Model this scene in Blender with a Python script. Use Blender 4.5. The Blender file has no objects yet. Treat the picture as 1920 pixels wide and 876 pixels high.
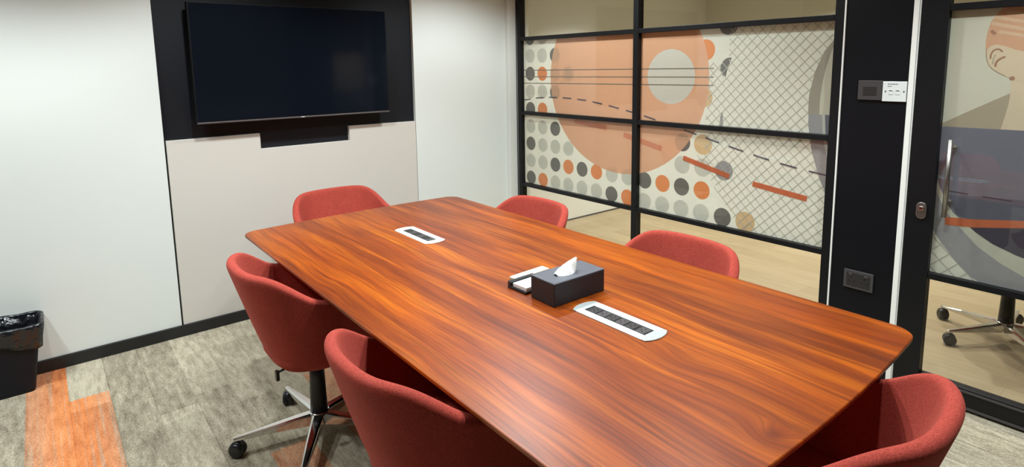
import bpy, bmesh, math, random
from mathutils import Vector, Matrix
random.seed(7)
PI = math.pi
scene = bpy.context.scene
COL = scene.collection

# ------------------------------------------------------------------ helpers
def lin(r, g, b):
    f = lambda c: (c/255/12.92) if c/255 <= .04045 else ((c/255+.055)/1.055)**2.4
    return (f(r), f(g), f(b), 1)

def new_mat(name):
    m = bpy.data.materials.new(name); m.use_nodes = True
    nt = m.node_tree; nt.nodes.clear()
    out = nt.nodes.new('ShaderNodeOutputMaterial')
    return m, nt, out

def N(nt, typ, **kw):
    n = nt.nodes.new(typ)
    for k, v in kw.items():
        if hasattr(n, k): setattr(n, k, v)
        else: n.inputs[k].default_value = v
    return n

def pbr(name, rgb, rough=.5, metal=0, spec=.5, bump=0, bscale=200, var=0, vscale=8, coat=0, stretch=None, sheen=0, bdist=.002):
    m, nt, out = new_mat(name)
    b = N(nt, 'ShaderNodeBsdfPrincipled')
    nt.links.new(b.outputs[0], out.inputs[0])
    b.inputs['Base Color'].default_value = rgb
    b.inputs['Roughness'].default_value = rough
    b.inputs['Metallic'].default_value = metal
    b.inputs['Specular IOR Level'].default_value = spec
    b.inputs['Coat Weight'].default_value = coat
    if sheen:
        b.inputs['Sheen Weight'].default_value = sheen
        b.inputs['Sheen Roughness'].default_value = .4
        b.inputs['Sheen Tint'].default_value = (1, .6, .5, 1)
    tc = N(nt, 'ShaderNodeTexCoord')
    mp = N(nt, 'ShaderNodeMapping')
    if stretch: mp.inputs['Scale'].default_value = stretch
    nt.links.new(tc.outputs['Object'], mp.inputs[0])
    n2 = N(nt, 'ShaderNodeTexNoise', **{'Scale': vscale, 'Detail': 5})
    nt.links.new(mp.outputs[0], n2.inputs['Vector'])
    v = max(var, .03)
    mix = N(nt, 'ShaderNodeMix', data_type='RGBA')
    mix.inputs[6].default_value = tuple(c*(1-v) for c in rgb[:3])+(1,)
    mix.inputs[7].default_value = tuple(min(1, c*(1+v)) for c in rgb[:3])+(1,)
    nt.links.new(n2.outputs[0], mix.inputs[0])
    nt.links.new(mix.outputs[2], b.inputs['Base Color'])
    if bump:
        n1 = N(nt, 'ShaderNodeTexNoise', **{'Scale': bscale, 'Detail': 3})
        nt.links.new(mp.outputs[0], n1.inputs['Vector'])
        bp = N(nt, 'ShaderNodeBump', **{'Strength': bump, 'Distance': bdist})
        nt.links.new(n1.outputs[0], bp.inputs['Height'])
        nt.links.new(bp.outputs[0], b.inputs['Normal'])
    return m

def add_box(bm, x0, x1, y0, y1, z0, z1, mi=0):
    vs = [bm.verts.new((x, y, z)) for z in (z0, z1) for y in (y0, y1) for x in (x0, x1)]
    for q in ((0, 2, 3, 1), (4, 5, 7, 6), (0, 1, 5, 4), (2, 6, 7, 3), (0, 4, 6, 2), (1, 3, 7, 5)):
        f = bm.faces.new([vs[i] for i in q]); f.material_index = mi
    return vs

def add_prism(bm, pts, z0, z1, mi=0, axis='z'):
    """closed 2-D outline extruded along an axis. axis 'z': pts (x,y); 'x': pts (y,z); 'y': pts (x,z)"""
    def P(p, h):
        return (p[0], p[1], h) if axis == 'z' else ((h, p[0], p[1]) if axis == 'x' else (p[0], h, p[1]))
    a = [bm.verts.new(P(p, z0)) for p in pts]; b = [bm.verts.new(P(p, z1)) for p in pts]
    n = len(pts); fs = []
    fs.append(bm.faces.new(list(reversed(a)))); fs.append(bm.faces.new(b))
    for i in range(n):
        fs.append(bm.faces.new((a[i], a[(i+1) % n], b[(i+1) % n], b[i])))
    for f in fs: f.material_index = mi
    return a+b

def add_tube(bm, pts, rad, seg=10, mi=0, closed=False):
    pts = [Vector(p) for p in pts]; n = len(pts)
    if not hasattr(rad, '__len__'): rad = [rad]*n
    rings = []; up = None
    for i, p in enumerate(pts):
        if closed: t = pts[(i+1) % n]-pts[i-1]
        else: t = pts[min(i+1, n-1)]-pts[max(i-1, 0)]
        t.normalize()
        if up is None:
            up = Vector((0, 0, 1)) if abs(t.z) < .9 else Vector((1, 0, 0))
        s = t.cross(up).normalized(); up = s.cross(t).normalized()
        rings.append([bm.verts.new(p+(s*math.cos(2*PI*k/seg)+up*math.sin(2*PI*k/seg))*rad[i]) for k in range(seg)])
    m = n if closed else n-1
    for i in range(m):
        a, b = rings[i], rings[(i+1) % n]
        for k in range(seg):
            f = bm.faces.new((a[k], a[(k+1) % seg], b[(k+1) % seg], b[k])); f.material_index = mi; f.smooth = True
    if not closed:
        bm.faces.new(list(reversed(rings[0]))).material_index = mi
        bm.faces.new(rings[-1]).material_index = mi

def add_lathe(bm, prof, seg=24, center=(0, 0, 0), mi=0, axis='z'):
    c = Vector(center); rings = []
    for r, h in prof:
        ring = []
        for k in range(seg):
            a = 2*PI*k/seg
            if axis == 'z': v = Vector((r*math.cos(a), r*math.sin(a), h))
            elif axis == 'x': v = Vector((h, r*math.cos(a), r*math.sin(a)))
            else: v = Vector((r*math.sin(a), h, r*math.cos(a)))
            ring.append(bm.verts.new(c+v))
        rings.append(ring)
    for i in range(len(rings)-1):
        for k in range(seg):
            f = bm.faces.new((rings[i][k], rings[i][(k+1) % seg], rings[i+1][(k+1) % seg], rings[i+1][k]))
            f.smooth = True; f.material_index = mi
    bm.faces.new(list(reversed(rings[0]))).material_index = mi
    bm.faces.new(rings[-1]).material_index = mi

def obj(name, bm, mats, parent=None, bevel=0, bseg=2, smooth=False, recalc=True):
    if recalc: bmesh.ops.recalc_face_normals(bm, faces=bm.faces)
    me = bpy.data.meshes.new(name); bm.to_mesh(me); bm.free()
    if not isinstance(mats, (list, tuple)): mats = [mats]
    for m in mats: me.materials.append(m)
    if smooth:
        for p in me.polygons: p.use_smooth = True
    o = bpy.data.objects.new(name, me); COL.objects.link(o)
    if parent: o.parent = parent
    if bevel:
        md = o.modifiers.new('Bevel', 'BEVEL'); md.width = bevel; md.segments = bseg; md.limit_method = 'ANGLE'
        md.angle_limit = math.radians(40)
    return o

def boxobj(name, b, mat, parent=None, bevel=0):
    bm = bmesh.new(); add_box(bm, *b); return obj(name, bm, mat, parent, bevel)

def struct(o, label=None):
    o['kind'] = 'structure'
    if label: o['label'] = label
    return o

def tag(o, label, cat, group=None):
    o['label'] = label; o['category'] = cat
    if group: o['group'] = group
    return o

def thing(name, label, cat, loc=(0, 0, 0), rotz=0, group=None):
    o = bpy.data.objects.new(name, None); COL.objects.link(o)
    o.empty_display_size = .05
    o.location = loc; o.rotation_euler = (0, 0, rotz)
    return tag(o, label, cat, group)

def sempty(name):
    o = bpy.data.objects.new(name, None); COL.objects.link(o); o['kind'] = 'structure'; return o

# ------------------------------------------------------------------ room dimensions (metres)
YB = 3.805      # back wall face
XG = 3.09       # glass partition plane
XL, YN, ZC = -1.75, -1.9, 2.62
XR, YF = 6.3, 4.17    # corridor

# ------------------------------------------------------------------ materials
M_white = pbr('white_laminate_panel', lin(222, 225, 219), rough=.34, var=.025, vscale=1.3, spec=.45)
M_far = pbr('grey_paint_unseen', lin(120, 118, 112), rough=.7)
M_wall = pbr('white_paint', lin(222, 222, 214), rough=.6, var=.03, vscale=2)
M_cream = pbr('warm_grey_laminate', lin(206, 200, 190), rough=.4, var=.03, vscale=1.5)
M_black = pbr('black_laminate', lin(14, 14, 18), rough=.45, spec=.2)
M_niche = pbr('black_backing_board', lin(21, 23, 28), rough=.45, spec=.3)
M_frame = pbr('black_aluminium', lin(15, 15, 17), rough=.45, spec=.3)
M_base = pbr('black_vinyl_skirting', lin(26, 26, 27), rough=.45)
M_ceil = pbr('ceiling_paint', lin(225, 223, 215), rough=.8)
M_screen = pbr('tv_screen', lin(14, 18, 26), rough=.09, spec=.35)
M_tvbody = pbr('tv_plastic', lin(12, 12, 14), rough=.6, spec=.2)
M_silver = pbr('brushed_silver', lin(120, 116, 116), rough=.45, metal=.9)
M_chrome = pbr('polished_chrome', lin(225, 225, 225), rough=.1, metal=1)
M_steel = pbr('satin_steel', lin(160, 156, 150), rough=.36, metal=1)
M_plastic = pbr('black_plastic', lin(20, 20, 23), rough=.35)
M_strip = pbr('white_edge_channel', lin(238, 236, 228), rough=.4)
M_leather = pbr('black_leatherette', lin(22, 24, 30), rough=.5, bump=.35, bscale=900, spec=.5)
M_stitch = pbr('grey_stitching', lin(110, 110, 114), rough=.7)
M_tissue = pbr('tissue_paper', lin(226, 224, 218), rough=.9, bump=.5, bscale=60)
M_plwhite = pbr('white_plastic', lin(224, 226, 222), rough=.35)
M_alu = pbr('anodised_aluminium', lin(176, 182, 180), rough=.4, metal=.3)
M_greypl = pbr('dark_grey_plate', lin(66, 62, 62), rough=.4)
M_dkgrey = pbr('socket_insert', lin(40, 37, 36), rough=.45)
M_cardc = pbr('cream_plastic', lin(198, 192, 172), rough=.4)
M_bag = pbr('glossy_black_bag', lin(18, 19, 24), rough=.24, bump=1.0, bscale=16, spec=.7, bdist=.02)
M_bin = pbr('black_bin_plastic', lin(18, 20, 26), rough=.5, spec=.25, bump=.1, bscale=300)
M_legb = pbr('black_powder_coat', lin(10, 9, 9), rough=.6, spec=.2)

def fabric_mat():
    m, nt, out = new_mat('red_wool_fabric')
    b = N(nt, 'ShaderNodeBsdfPrincipled'); nt.links.new(b.outputs[0], out.inputs[0])
    tc = N(nt, 'ShaderNodeTexCoord')
    n = N(nt, 'ShaderNodeTexNoise', **{'Scale': 260, 'Detail': 4, 'Roughness': .7})
    n2 = N(nt, 'ShaderNodeTexNoise', **{'Scale': 14, 'Detail': 3})
    nt.links.new(tc.outputs['Object'], n.inputs['Vector']); nt.links.new(tc.outputs['Object'], n2.inputs['Vector'])
    r = N(nt, 'ShaderNodeValToRGB'); nt.links.new(n.outputs[0], r.inputs[0])
    r.color_ramp.elements[0].position = .3; r.color_ramp.elements[0].color = lin(136, 48, 38)
    r.color_ramp.elements[1].position = .72; r.color_ramp.elements[1].color = lin(192, 80, 66)
    mx = N(nt, 'ShaderNodeMix', data_type='RGBA', blend_type='MULTIPLY'); mx.inputs[0].default_value = .22
    nt.links.new(r.outputs[0], mx.inputs[6]); nt.links.new(n2.outputs[0], mx.inputs[7])
    nt.links.new(mx.outputs[2], b.inputs['Base Color'])
    b.inputs['Roughness'].default_value = .9; b.inputs['Specular IOR Level'].default_value = .2
    b.inputs['Sheen Weight'].default_value = .15; b.inputs['Sheen Tint'].default_value = lin(255, 140, 120)
    b.inputs['Sheen Roughness'].default_value = .45
    bp = N(nt, 'ShaderNodeBump', **{'Strength': .5, 'Distance': .0015})
    nt.links.new(n.outputs[0], bp.inputs['Height']); nt.links.new(bp.outputs[0], b.inputs['Normal'])
    return m
M_fabric = fabric_mat()

def wood_table_mat():
    m, nt, out = new_mat('varnished_redwood')
    L = nt.links.new
    b = N(nt, 'ShaderNodeBsdfPrincipled'); L(b.outputs[0], out.inputs[0])
    tc = N(nt, 'ShaderNodeTexCoord')
    sep = N(nt, 'ShaderNodeSeparateXYZ'); L(tc.outputs['Object'], sep.inputs[0])
    # slow sideways drift of the grain
    mpw = N(nt, 'ShaderNodeMapping'); mpw.inputs['Scale'].default_value = (2.2, .8, 1); L(tc.outputs['Object'], mpw.inputs[0])
    w = N(nt, 'ShaderNodeTexNoise', **{'Scale': 1.5, 'Detail': 2}); L(mpw.outputs[0], w.inputs['Vector'])
    wm = N(nt, 'ShaderNodeMath', operation='MULTIPLY_ADD'); L(w.outputs[0], wm.inputs[0]); wm.inputs[1].default_value = .13
    L(sep.outputs[0], wm.inputs[2])
    xx = wm.outputs[0]
    # knots bend the grain: two knots
    def knot(cx, cy, rx, ry, amp, prev):
        a = N(nt, 'ShaderNodeMath', operation='SUBTRACT'); L(sep.outputs[0], a.inputs[0]); a.inputs[1].default_value = cx
        a2 = N(nt, 'ShaderNodeMath', operation='DIVIDE'); L(a.outputs[0], a2.inputs[0]); a2.inputs[1].default_value = rx
        c = N(nt, 'ShaderNodeMath', operation='SUBTRACT'); L(sep.outputs[1], c.inputs[0]); c.inputs[1].default_value = cy
        c2 = N(nt, 'ShaderNodeMath', operation='DIVIDE'); L(c.outputs[0], c2.inputs[0]); c2.inputs[1].default_value = ry
        cb = N(nt, 'ShaderNodeCombineXYZ'); L(a2.outputs[0], cb.inputs[0]); L(c2.outputs[0], cb.inputs[1])
        ln = N(nt, 'ShaderNodeVectorMath', operation='LENGTH'); L(cb.outputs[0], ln.inputs[0])
        sq = N(nt, 'ShaderNodeMath', operation='MULTIPLY'); L(ln.outputs[1], sq.inputs[0]); L(ln.outputs[1], sq.inputs[1])
        ng = N(nt, 'ShaderNodeMath', operation='MULTIPLY'); L(sq.outputs[0], ng.inputs[0]); ng.inputs[1].default_value = -1
        ex = N(nt, 'ShaderNodeMath', operation='EXPONENT'); L(ng.outputs[0], ex.inputs[0])
        ad = N(nt, 'ShaderNodeMath', operation='MULTIPLY_ADD'); L(ex.outputs[0], ad.inputs[0]); ad.inputs[1].default_value = amp
        L(prev, ad.inputs[2])
        return ad.outputs[0], ex.outputs[0]
    xx, k1 = knot(1.185, .585, .05, .045, .05, xx)
    xx, k2 = knot(1.30, .90, .05, .09, .025, xx)
    xx, k3 = knot(.90, 2.35, .06, .20, .03, xx)
    cb = N(nt, 'ShaderNodeCombineXYZ'); L(xx, cb.inputs[0]); L(sep.outputs[1], cb.inputs[1])
    def stretched(sx, sy, det, rough=.6):
        mp = N(nt, 'ShaderNodeMapping'); mp.inputs['Scale'].default_value = (sx, sy, 1); L(cb.outputs[0], mp.inputs[0])
        n = N(nt, 'ShaderNodeTexNoise', **{'Scale': 1, 'Detail': det, 'Roughness': rough}); L(mp.outputs[0], n.inputs['Vector'])
        return n.outputs[0]
    # glued-up boards, each with its own run of grain
    bd = N(nt, 'ShaderNodeMath', operation='FLOOR'); dv = N(nt, 'ShaderNodeMath', operation='DIVIDE'); L(sep.outputs[0], dv.inputs[0]); dv.inputs[1].default_value = .137
    L(dv.outputs[0], bd.inputs[0])
    wnb = N(nt, 'ShaderNodeTexWhiteNoise', noise_dimensions='1D'); L(bd.outputs[0], wnb.inputs['W'])
    oy = N(nt, 'ShaderNodeMath', operation='MULTIPLY_ADD'); L(wnb.outputs[0], oy.inputs[0]); oy.inputs[1].default_value = 7; L(sep.outputs[1], oy.inputs[2])
    L(oy.outputs[0], cb.inputs[1])
    nb = stretched(11, .75, 4)       # broad bands of colour
    nf = stretched(75, 1.8, 5, .7)      # streaks
    nx = stretched(260, 5, 3, .7)      # fine fibre
    r1 = N(nt, 'ShaderNodeValToRGB'); L(nb, r1.inputs[0])
    e = r1.color_ramp.elements
    e[0].position = .28; e[0].color = lin(112, 46, 20)
    e[1].position = .75; e[1].color = lin(206, 120, 42)
    e2 = e.new(.48); e2.color = lin(150, 70, 25)
    e3 = e.new(.6); e3.color = lin(176, 90, 32)
    r2 = N(nt, 'ShaderNodeValToRGB'); L(nf, r2.inputs[0])
    r2.color_ramp.elements[0].position = .34; r2.color_ramp.elements[0].color = (.36, .28, .24, 1)
    r2.color_ramp.elements[1].position = .66; r2.color_ramp.elements[1].color = (1.15, 1.12, 1.05, 1)
    mx = N(nt, 'ShaderNodeMix', data_type='RGBA', blend_type='MULTIPLY'); mx.inputs[0].default_value = .8
    L(r1.outputs[0], mx.inputs[6]); L(r2.outputs[0], mx.inputs[7])
    r3 = N(nt, 'ShaderNodeValToRGB'); L(nx, r3.inputs[0])
    r3.color_ramp.elements[0].position = .3; r3.color_ramp.elements[0].color = (.75, .72, .7, 1)
    r3.color_ramp.elements[1].position = .7; r3.color_ramp.elements[1].color = (1.08, 1.08, 1.08, 1)
    mx2 = N(nt, 'ShaderNodeMix', data_type='RGBA', blend_type='MULTIPLY'); mx2.inputs[0].default_value = .7
    L(mx.outputs[2], mx2.inputs[6]); L(r3.outputs[0], mx2.inputs[7])
    # dark heart of the knot
    pk = N(nt, 'ShaderNodeMath', operation='POWER'); L(k1, pk.inputs[0]); pk.inputs[1].default_value = 3.5
    pk2 = N(nt, 'ShaderNodeMath', operation='MULTIPLY'); L(pk.outputs[0], pk2.inputs[0]); pk2.inputs[1].default_value = .75
    mk = N(nt, 'ShaderNodeMix', data_type='RGBA'); L(pk2.outputs[0], mk.inputs[0]); L(mx2.outputs[2], mk.inputs[6])
    mk.inputs[7].default_value = lin(92, 34, 18)
    hs = N(nt, 'ShaderNodeHueSaturation'); hs.inputs['Saturation'].default_value = 1.08; vb = N(nt, 'ShaderNodeMath', operation='MULTIPLY_ADD'); L(wnb.outputs[0], vb.inputs[0]); vb.inputs[1].default_value = .34; vb.inputs[2].default_value = .70; L(vb.outputs[0], hs.inputs['Value'])
    L(mk.outputs[2], hs.inputs['Color'])
    L(hs.outputs[0], b.inputs['Base Color'])
    b.inputs['Roughness'].default_value = .36
    b.inputs['Specular IOR Level'].default_value = .38
    b.inputs['Coat Weight'].default_value = .0; b.inputs['Coat Roughness'].default_value = .22
    bp = N(nt, 'ShaderNodeBump', **{'Strength': .06, 'Distance': .001}); L(nx, bp.inputs['Height']); L(bp.outputs[0], b.inputs['Normal'])
    return m
M_wood = wood_table_mat()

def floor_wood_mat():
    m, nt, out = new_mat('pale_oak_floor')
    L = nt.links.new
    b = N(nt, 'ShaderNodeBsdfPrincipled'); L(b.outputs[0], out.inputs[0])
    tc = N(nt, 'ShaderNodeTexCoord')
    mp = N(nt, 'ShaderNodeMapping'); mp.inputs['Rotation'].default_value = (0, 0, PI/2); L(tc.outputs['Object'], mp.inputs[0])
    br = N(nt, 'ShaderNodeTexBrick', **{'Scale': 1, 'Mortar Size': .0012, 'Brick Width': 1.2, 'Row Height': .15})
    br.inputs['Color1'].default_value = lin(172, 154, 122); br.inputs['Color2'].default_value = lin(160, 142, 110)
    br.inputs['Mortar'].default_value = lin(142, 124, 94)
    L(mp.outputs[0], br.inputs['Vector'])
    mp2 = N(nt, 'ShaderNodeMapping'); mp2.inputs['Scale'].default_value = (10, 1, 1); L(tc.outputs['Object'], mp2.inputs[0])
    n = N(nt, 'ShaderNodeTexNoise', **{'Scale': 2.5, 'Detail': 6}); L(mp2.outputs[0], n.inputs['Vector'])
    r = N(nt, 'ShaderNodeValToRGB'); L(n.outputs[0], r.inputs[0])
    r.color_ramp.elements[0].position = .3; r.color_ramp.elements[0].color = (.72, .72, .72, 1)
    r.color_ramp.elements[1].position = .7
    mx = N(nt, 'ShaderNodeMix', data_type='RGBA', blend_type='MULTIPLY'); mx.inputs[0].default_value = .6
    L(br.outputs[0], mx.inputs[6]); L(r.outputs[0], mx.inputs[7]); L(mx.outputs[2], b.inputs['Base Color'])
    b.inputs['Roughness'].default_value = .45
    return m
M_oak = floor_wood_mat()

def carpet_mat():
    m, nt, out = new_mat('mottled_carpet_planks')
    L = nt.links.new
    b = N(nt, 'ShaderNodeBsdfPrincipled'); L(b.outputs[0], out.inputs[0])
    b.inputs['Roughness'].default_value = .95; b.inputs['Specular IOR Level'].default_value = .1
    tc = N(nt, 'ShaderNodeTexCoord')
    sep = N(nt, 'ShaderNodeSeparateXYZ'); L(tc.outputs['Object'], sep.inputs[0])
    def math_(op, a, b_=None, c=None):
        n = N(nt, 'ShaderNodeMath', operation=op)
        for i, v in enumerate((a, b_, c)):
            if v is None: continue
            if isinstance(v, (int, float)): n.inputs[i].default_value = v
            else: L(v, n.inputs[i])
        return n.outputs[0]
    W = .157
    col = math_('FLOOR', math_('DIVIDE', math_('ADD', sep.outputs[0], .0212), W))
    wn = N(nt, 'ShaderNodeTexWhiteNoise', noise_dimensions='1D'); L(col, wn.inputs['W'])
    row = math_('FLOOR', math_('ADD', math_('MULTIPLY', sep.outputs[1], 1/.95), math_('MULTIPLY', wn.outputs[0], 1.0)))
    cb = N(nt, 'ShaderNodeCombineXYZ'); L(col, cb.inputs[0]); L(row, cb.inputs[1])
    wn2 = N(nt, 'ShaderNodeTexWhiteNoise', noise_dimensions='2D'); L(cb.outputs[0], wn2.inputs['Vector'])
    def stretched(sx, sy, det, rough, sc=1):
        mp = N(nt, 'ShaderNodeMapping'); mp.inputs['Scale'].default_value = (sx, sy, 1); L(tc.outputs['Object'], mp.inputs[0])
        n = N(nt, 'ShaderNodeTexNoise', **{'Scale': sc, 'Detail': det, 'Roughness': rough}); L(mp.outputs[0], n.inputs['Vector'])
        return n.outputs[0]
    pile = stretched(170, 80, 4, .8)
    mott = stretched(38, 8, 5, .75)
    big = stretched(7, 2.2, 4, .6)
    v = math_('ADD', math_('MULTIPLY', pile, .42), math_('ADD', math_('MULTIPLY', mott, .40), math_('MULTIPLY', big, .18)))
    v = math_('ADD', v, math_('MULTIPLY', math_('SUBTRACT', wn2.outputs[0], .5), .11))
    fx = math_('FRACT', math_('DIVIDE', math_('ADD', sep.outputs[0], .0212), W))
    v = math_('SUBTRACT', v, math_('MULTIPLY', math_('LESS_THAN', fx, .035), .035))
    r = N(nt, 'ShaderNodeValToRGB'); L(v, r.inputs[0])
    e = r.color_ramp.elements
    e[0].position = .38; e[0].color = lin(106, 96, 80)
    e[1].position = .6; e[1].color = lin(190, 180, 157)
    em = e.new(.49); em.color = lin(153, 143, 123)
    # orange planks: mask of plank rectangles with a woven, streaked fade
    def rect(x0, x1, y0, y1, s=.004):
        a = math_('MULTIPLY', math_('GREATER_THAN', sep.outputs[0], x0), math_('LESS_THAN', sep.outputs[0], x1))
        c = math_('MULTIPLY', math_('GREATER_THAN', sep.outputs[1], y0), math_('LESS_THAN', sep.outputs[1], y1))
        return math_('MULTIPLY', a, c)
    k = None
    for q in ((-.183, -.0212, 2.3, 3.9), (-.0212, .1358, 2.35, 3.37), (.60, .765, 1.55, 2.36), (.92, 1.08, 2.1, 2.9), (.765, .92, 1.3, 2.0), (2.3, 2.45, 2.4, 3.4)):
        rr = rect(*q); k = rr if k is None else math_('MAXIMUM', k, rr)
    streak = stretched(62, .9, 2, .5)
    sr = N(nt, 'ShaderNodeMapRange'); L(streak, sr.inputs[0]); sr.inputs[1].default_value = .36; sr.inputs[2].default_value = .47
    # one side of the pair fades back toward beige
    fade = N(nt, 'ShaderNodeMapRange'); L(math_('ABSOLUTE', math_('ADD', sep.outputs[0], .01)), fade.inputs[0])
    fade.inputs[1].default_value = .05; fade.inputs[2].default_value = .18; fade.inputs[3].default_value = 1.0; fade.inputs[4].default_value = .55
    kk = math_('MULTIPLY', k, math_('MULTIPLY', fade.outputs[0], math_('ADD', math_('MULTIPLY', sr.outputs[0], .46), .52)))
    ro = N(nt, 'ShaderNodeValToRGB'); L(v, ro.inputs[0])
    ro.color_ramp.elements[0].position = .38; ro.color_ramp.elements[0].color = lin(164, 88, 50)
    ro.color_ramp.elements[1].position = .6; ro.color_ramp.elements[1].color = lin(222, 140, 84)
    mx = N(nt, 'ShaderNodeMix', data_type='RGBA'); L(kk, mx.inputs[0]); L(r.outputs[0], mx.inputs[6]); L(ro.outputs[0], mx.inputs[7])
    L(mx.outputs[2], b.inputs['Base Color'])
    bp = N(nt, 'ShaderNodeBump', **{'Strength': .6, 'Distance': .004}); L(v, bp.inputs['Height']); L(bp.outputs[0], b.inputs['Normal'])
    return m
M_carpet = carpet_mat()

def glass_mat():
    m, nt, out = new_mat('clear_glass')
    L = nt.links.new
    t = N(nt, 'ShaderNodeBsdfTransparent'); t.inputs[0].default_value = (.95, .965, .95, 1)
    g = N(nt, 'ShaderNodeBsdfGlossy', **{'Roughness': 0.0})
    # Schlick reflectance of one face, the same seen from either side
    geo = N(nt, 'ShaderNodeNewGeometry')
    dt = N(nt, 'ShaderNodeVectorMath', operation='DOT_PRODUCT'); L(geo.outputs['Normal'], dt.inputs[0]); L(geo.outputs['Incoming'], dt.inputs[1])
    ab = N(nt, 'ShaderNodeMath', operation='ABSOLUTE'); L(dt.outputs['Value'], ab.inputs[0])
    om = N(nt, 'ShaderNodeMath', operation='SUBTRACT'); om.inputs[0].default_value = 1; L(ab.outputs[0], om.inputs[1])
    pw = N(nt, 'ShaderNodeMath', operation='POWER'); L(om.outputs[0], pw.inputs[0]); pw.inputs[1].default_value = 5
    fr = N(nt, 'ShaderNodeMath', operation='MULTIPLY_ADD'); L(pw.outputs[0], fr.inputs[0]); fr.inputs[1].default_value = .96; fr.inputs[2].default_value = .04
    mx = N(nt, 'ShaderNodeMixShader'); L(fr.outputs[0], mx.inputs[0]); L(t.outputs[0], mx.inputs[1]); L(g.outputs[0], mx.inputs[2])
    L(mx.outputs[0], out.inputs[0])
    return m
M_glass = glass_mat()

def film_mat(name, rgb, clear=.0):
    """printed translucent film"""
    m, nt, out = new_mat(name)
    L = nt.links.new
    tc = N(nt, 'ShaderNodeTexCoord')
    n = N(nt, 'ShaderNodeTexNoise', **{'Scale': 60, 'Detail': 2}); L(tc.outputs['Object'], n.inputs['Vector'])
    mxc = N(nt, 'ShaderNodeMix', data_type='RGBA'); L(n.outputs[0], mxc.inputs[0])
    mxc.inputs[6].default_value = tuple(c*.96 for c in rgb[:3])+(1,); mxc.inputs[7].default_value = tuple(min(1, c*1.04) for c in rgb[:3])+(1,)
    d = N(nt, 'ShaderNodeBsdfDiffuse'); t = N(nt, 'ShaderNodeBsdfTranslucent')
    L(mxc.outputs[2], d.inputs[0]); L(mxc.outputs[2], t.inputs[0])
    mx = N(nt, 'ShaderNodeMixShader'); mx.inputs[0].default_value = .3
    L(d.outputs[0], mx.inputs[1]); L(t.outputs[0], mx.inputs[2])
    tr = N(nt, 'ShaderNodeBsdfTransparent')
    m2 = N(nt, 'ShaderNodeMixShader'); m2.inputs[0].default_value = clear
    L(mx.outputs[0], m2.inputs[1]); L(tr.outputs[0], m2.inputs[2])
    L(m2.outputs[0], out.inputs[0])
    return m
FILM = {
 'base': film_mat('film_white', lin(234, 230, 219)),
 'grey': film_mat('film_pale_grey', lin(222, 218, 208)),
 'dark': film_mat('film_dark_grey', lin(132, 126, 120)),
 'orange': film_mat('film_orange', lin(245, 158, 102)),
 'peach': film_mat('film_peach', lin(242, 188, 154)),
 'salmon': film_mat('film_salmon', lin(236, 158, 122)),
 'pale': film_mat('film_pale_orange', lin(236, 202, 158)),
 'line': film_mat('film_line', lin(150, 138, 124)),
 'dash': film_mat('film_dash', lin(96, 96, 112)),
 'grid': film_mat('film_lattice', lin(206, 199, 187)),
 'ring': film_mat('film_lilac', lin(176, 170, 172)),
 'ringtan': film_mat('film_taupe', lin(186, 174, 160)),
 'beige': film_mat('film_beige', lin(222, 215, 198)),
 'purple': film_mat('film_slate', lin(138, 134, 146)),
 'purpled': film_mat('film_slate_dark', lin(118, 115, 127)),
 'plum': film_mat('film_plum', lin(92, 84, 96)),
 'skin': film_mat('film_skin', lin(240, 218, 190)),
 'skind': film_mat('film_skin_dark', lin(190, 146, 120)),
 'hair': film_mat('film_hair', lin(234, 184, 152)),
 'hairl': film_mat('film_hair_light', lin(240, 206, 174)),
 'brown': film_mat('film_brown', lin(196, 178, 156)),
 'sky': film_mat('film_backdrop', lin(230, 222, 206)),
 'redor': film_mat('film_red_orange', lin(222, 124, 88)),
}
FK = list(FILM.keys()); FM = [FILM[k] for k in FK]

# ------------------------------------------------------------------ the room shell
struct(boxobj('floor', (XL, XG+.012, YN, YB+.03, -.05, 0), M_carpet))
struct(boxobj('floor_corridor', (XG+.012, XR, YN, YF, -.05, 0), M_oak), 'pale oak plank floor of the corridor beyond the glass')
struct(boxobj('ceiling', (XL, XG+.03, YN, YB+.03, ZC, ZC+.06), M_ceil))
struct(boxobj('ceiling_corridor', (XG+.03, XR, YN, YF, ZC, ZC+.06), M_ceil))
struct(boxobj('wall_left', (XL-.1, XL, YN, YB+.1, 0, ZC), M_far))
struct(boxobj('wall_near', (XL-.1, XR, YN-.1, YN, 0, ZC), M_far))
struct(boxobj('wall_corridor_end', (XG+.1, XR+.1, YF, YF+.1, 0, ZC), M_wall))
M_corr = pbr('warm_grey_paint', lin(200, 196, 182), rough=.6)
struct(boxobj('wall_corridor_side', (XR, XR+.1, YN-.1, YF, 0, ZC), M_corr))
struct(boxobj('baseboard_corridor', (XG+.1, XR, YF-.006, YF, 0, .014), M_greypl))
struct(boxobj('wall_back', (XL, XG+.1, YB+.03, YB+.13, 0, ZC), M_niche))
g = .006
SX = .5395; RX = 2.141; NZ = 2.075
PZ = .066
def panel(name, b, mat, bev=.0015):
    return struct(boxobj(name, b, mat, None, bev))
panel('trim_1', (XL, SX-g*.6, YB, YB+.03, PZ, ZC), M_white)['label'] = 'tall white wall panel left of the black television recess'
panel('trim_2', (RX+g*.3, 2.985, YB, YB+.03, PZ, ZC), M_white)['label'] = 'tall white wall panel right of the television recess'
panel('trim_3', (SX+g*.6, RX-g*.3, YB, YB+.03, NZ, ZC), M_white)['label'] = 'white panel above the television recess'
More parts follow.
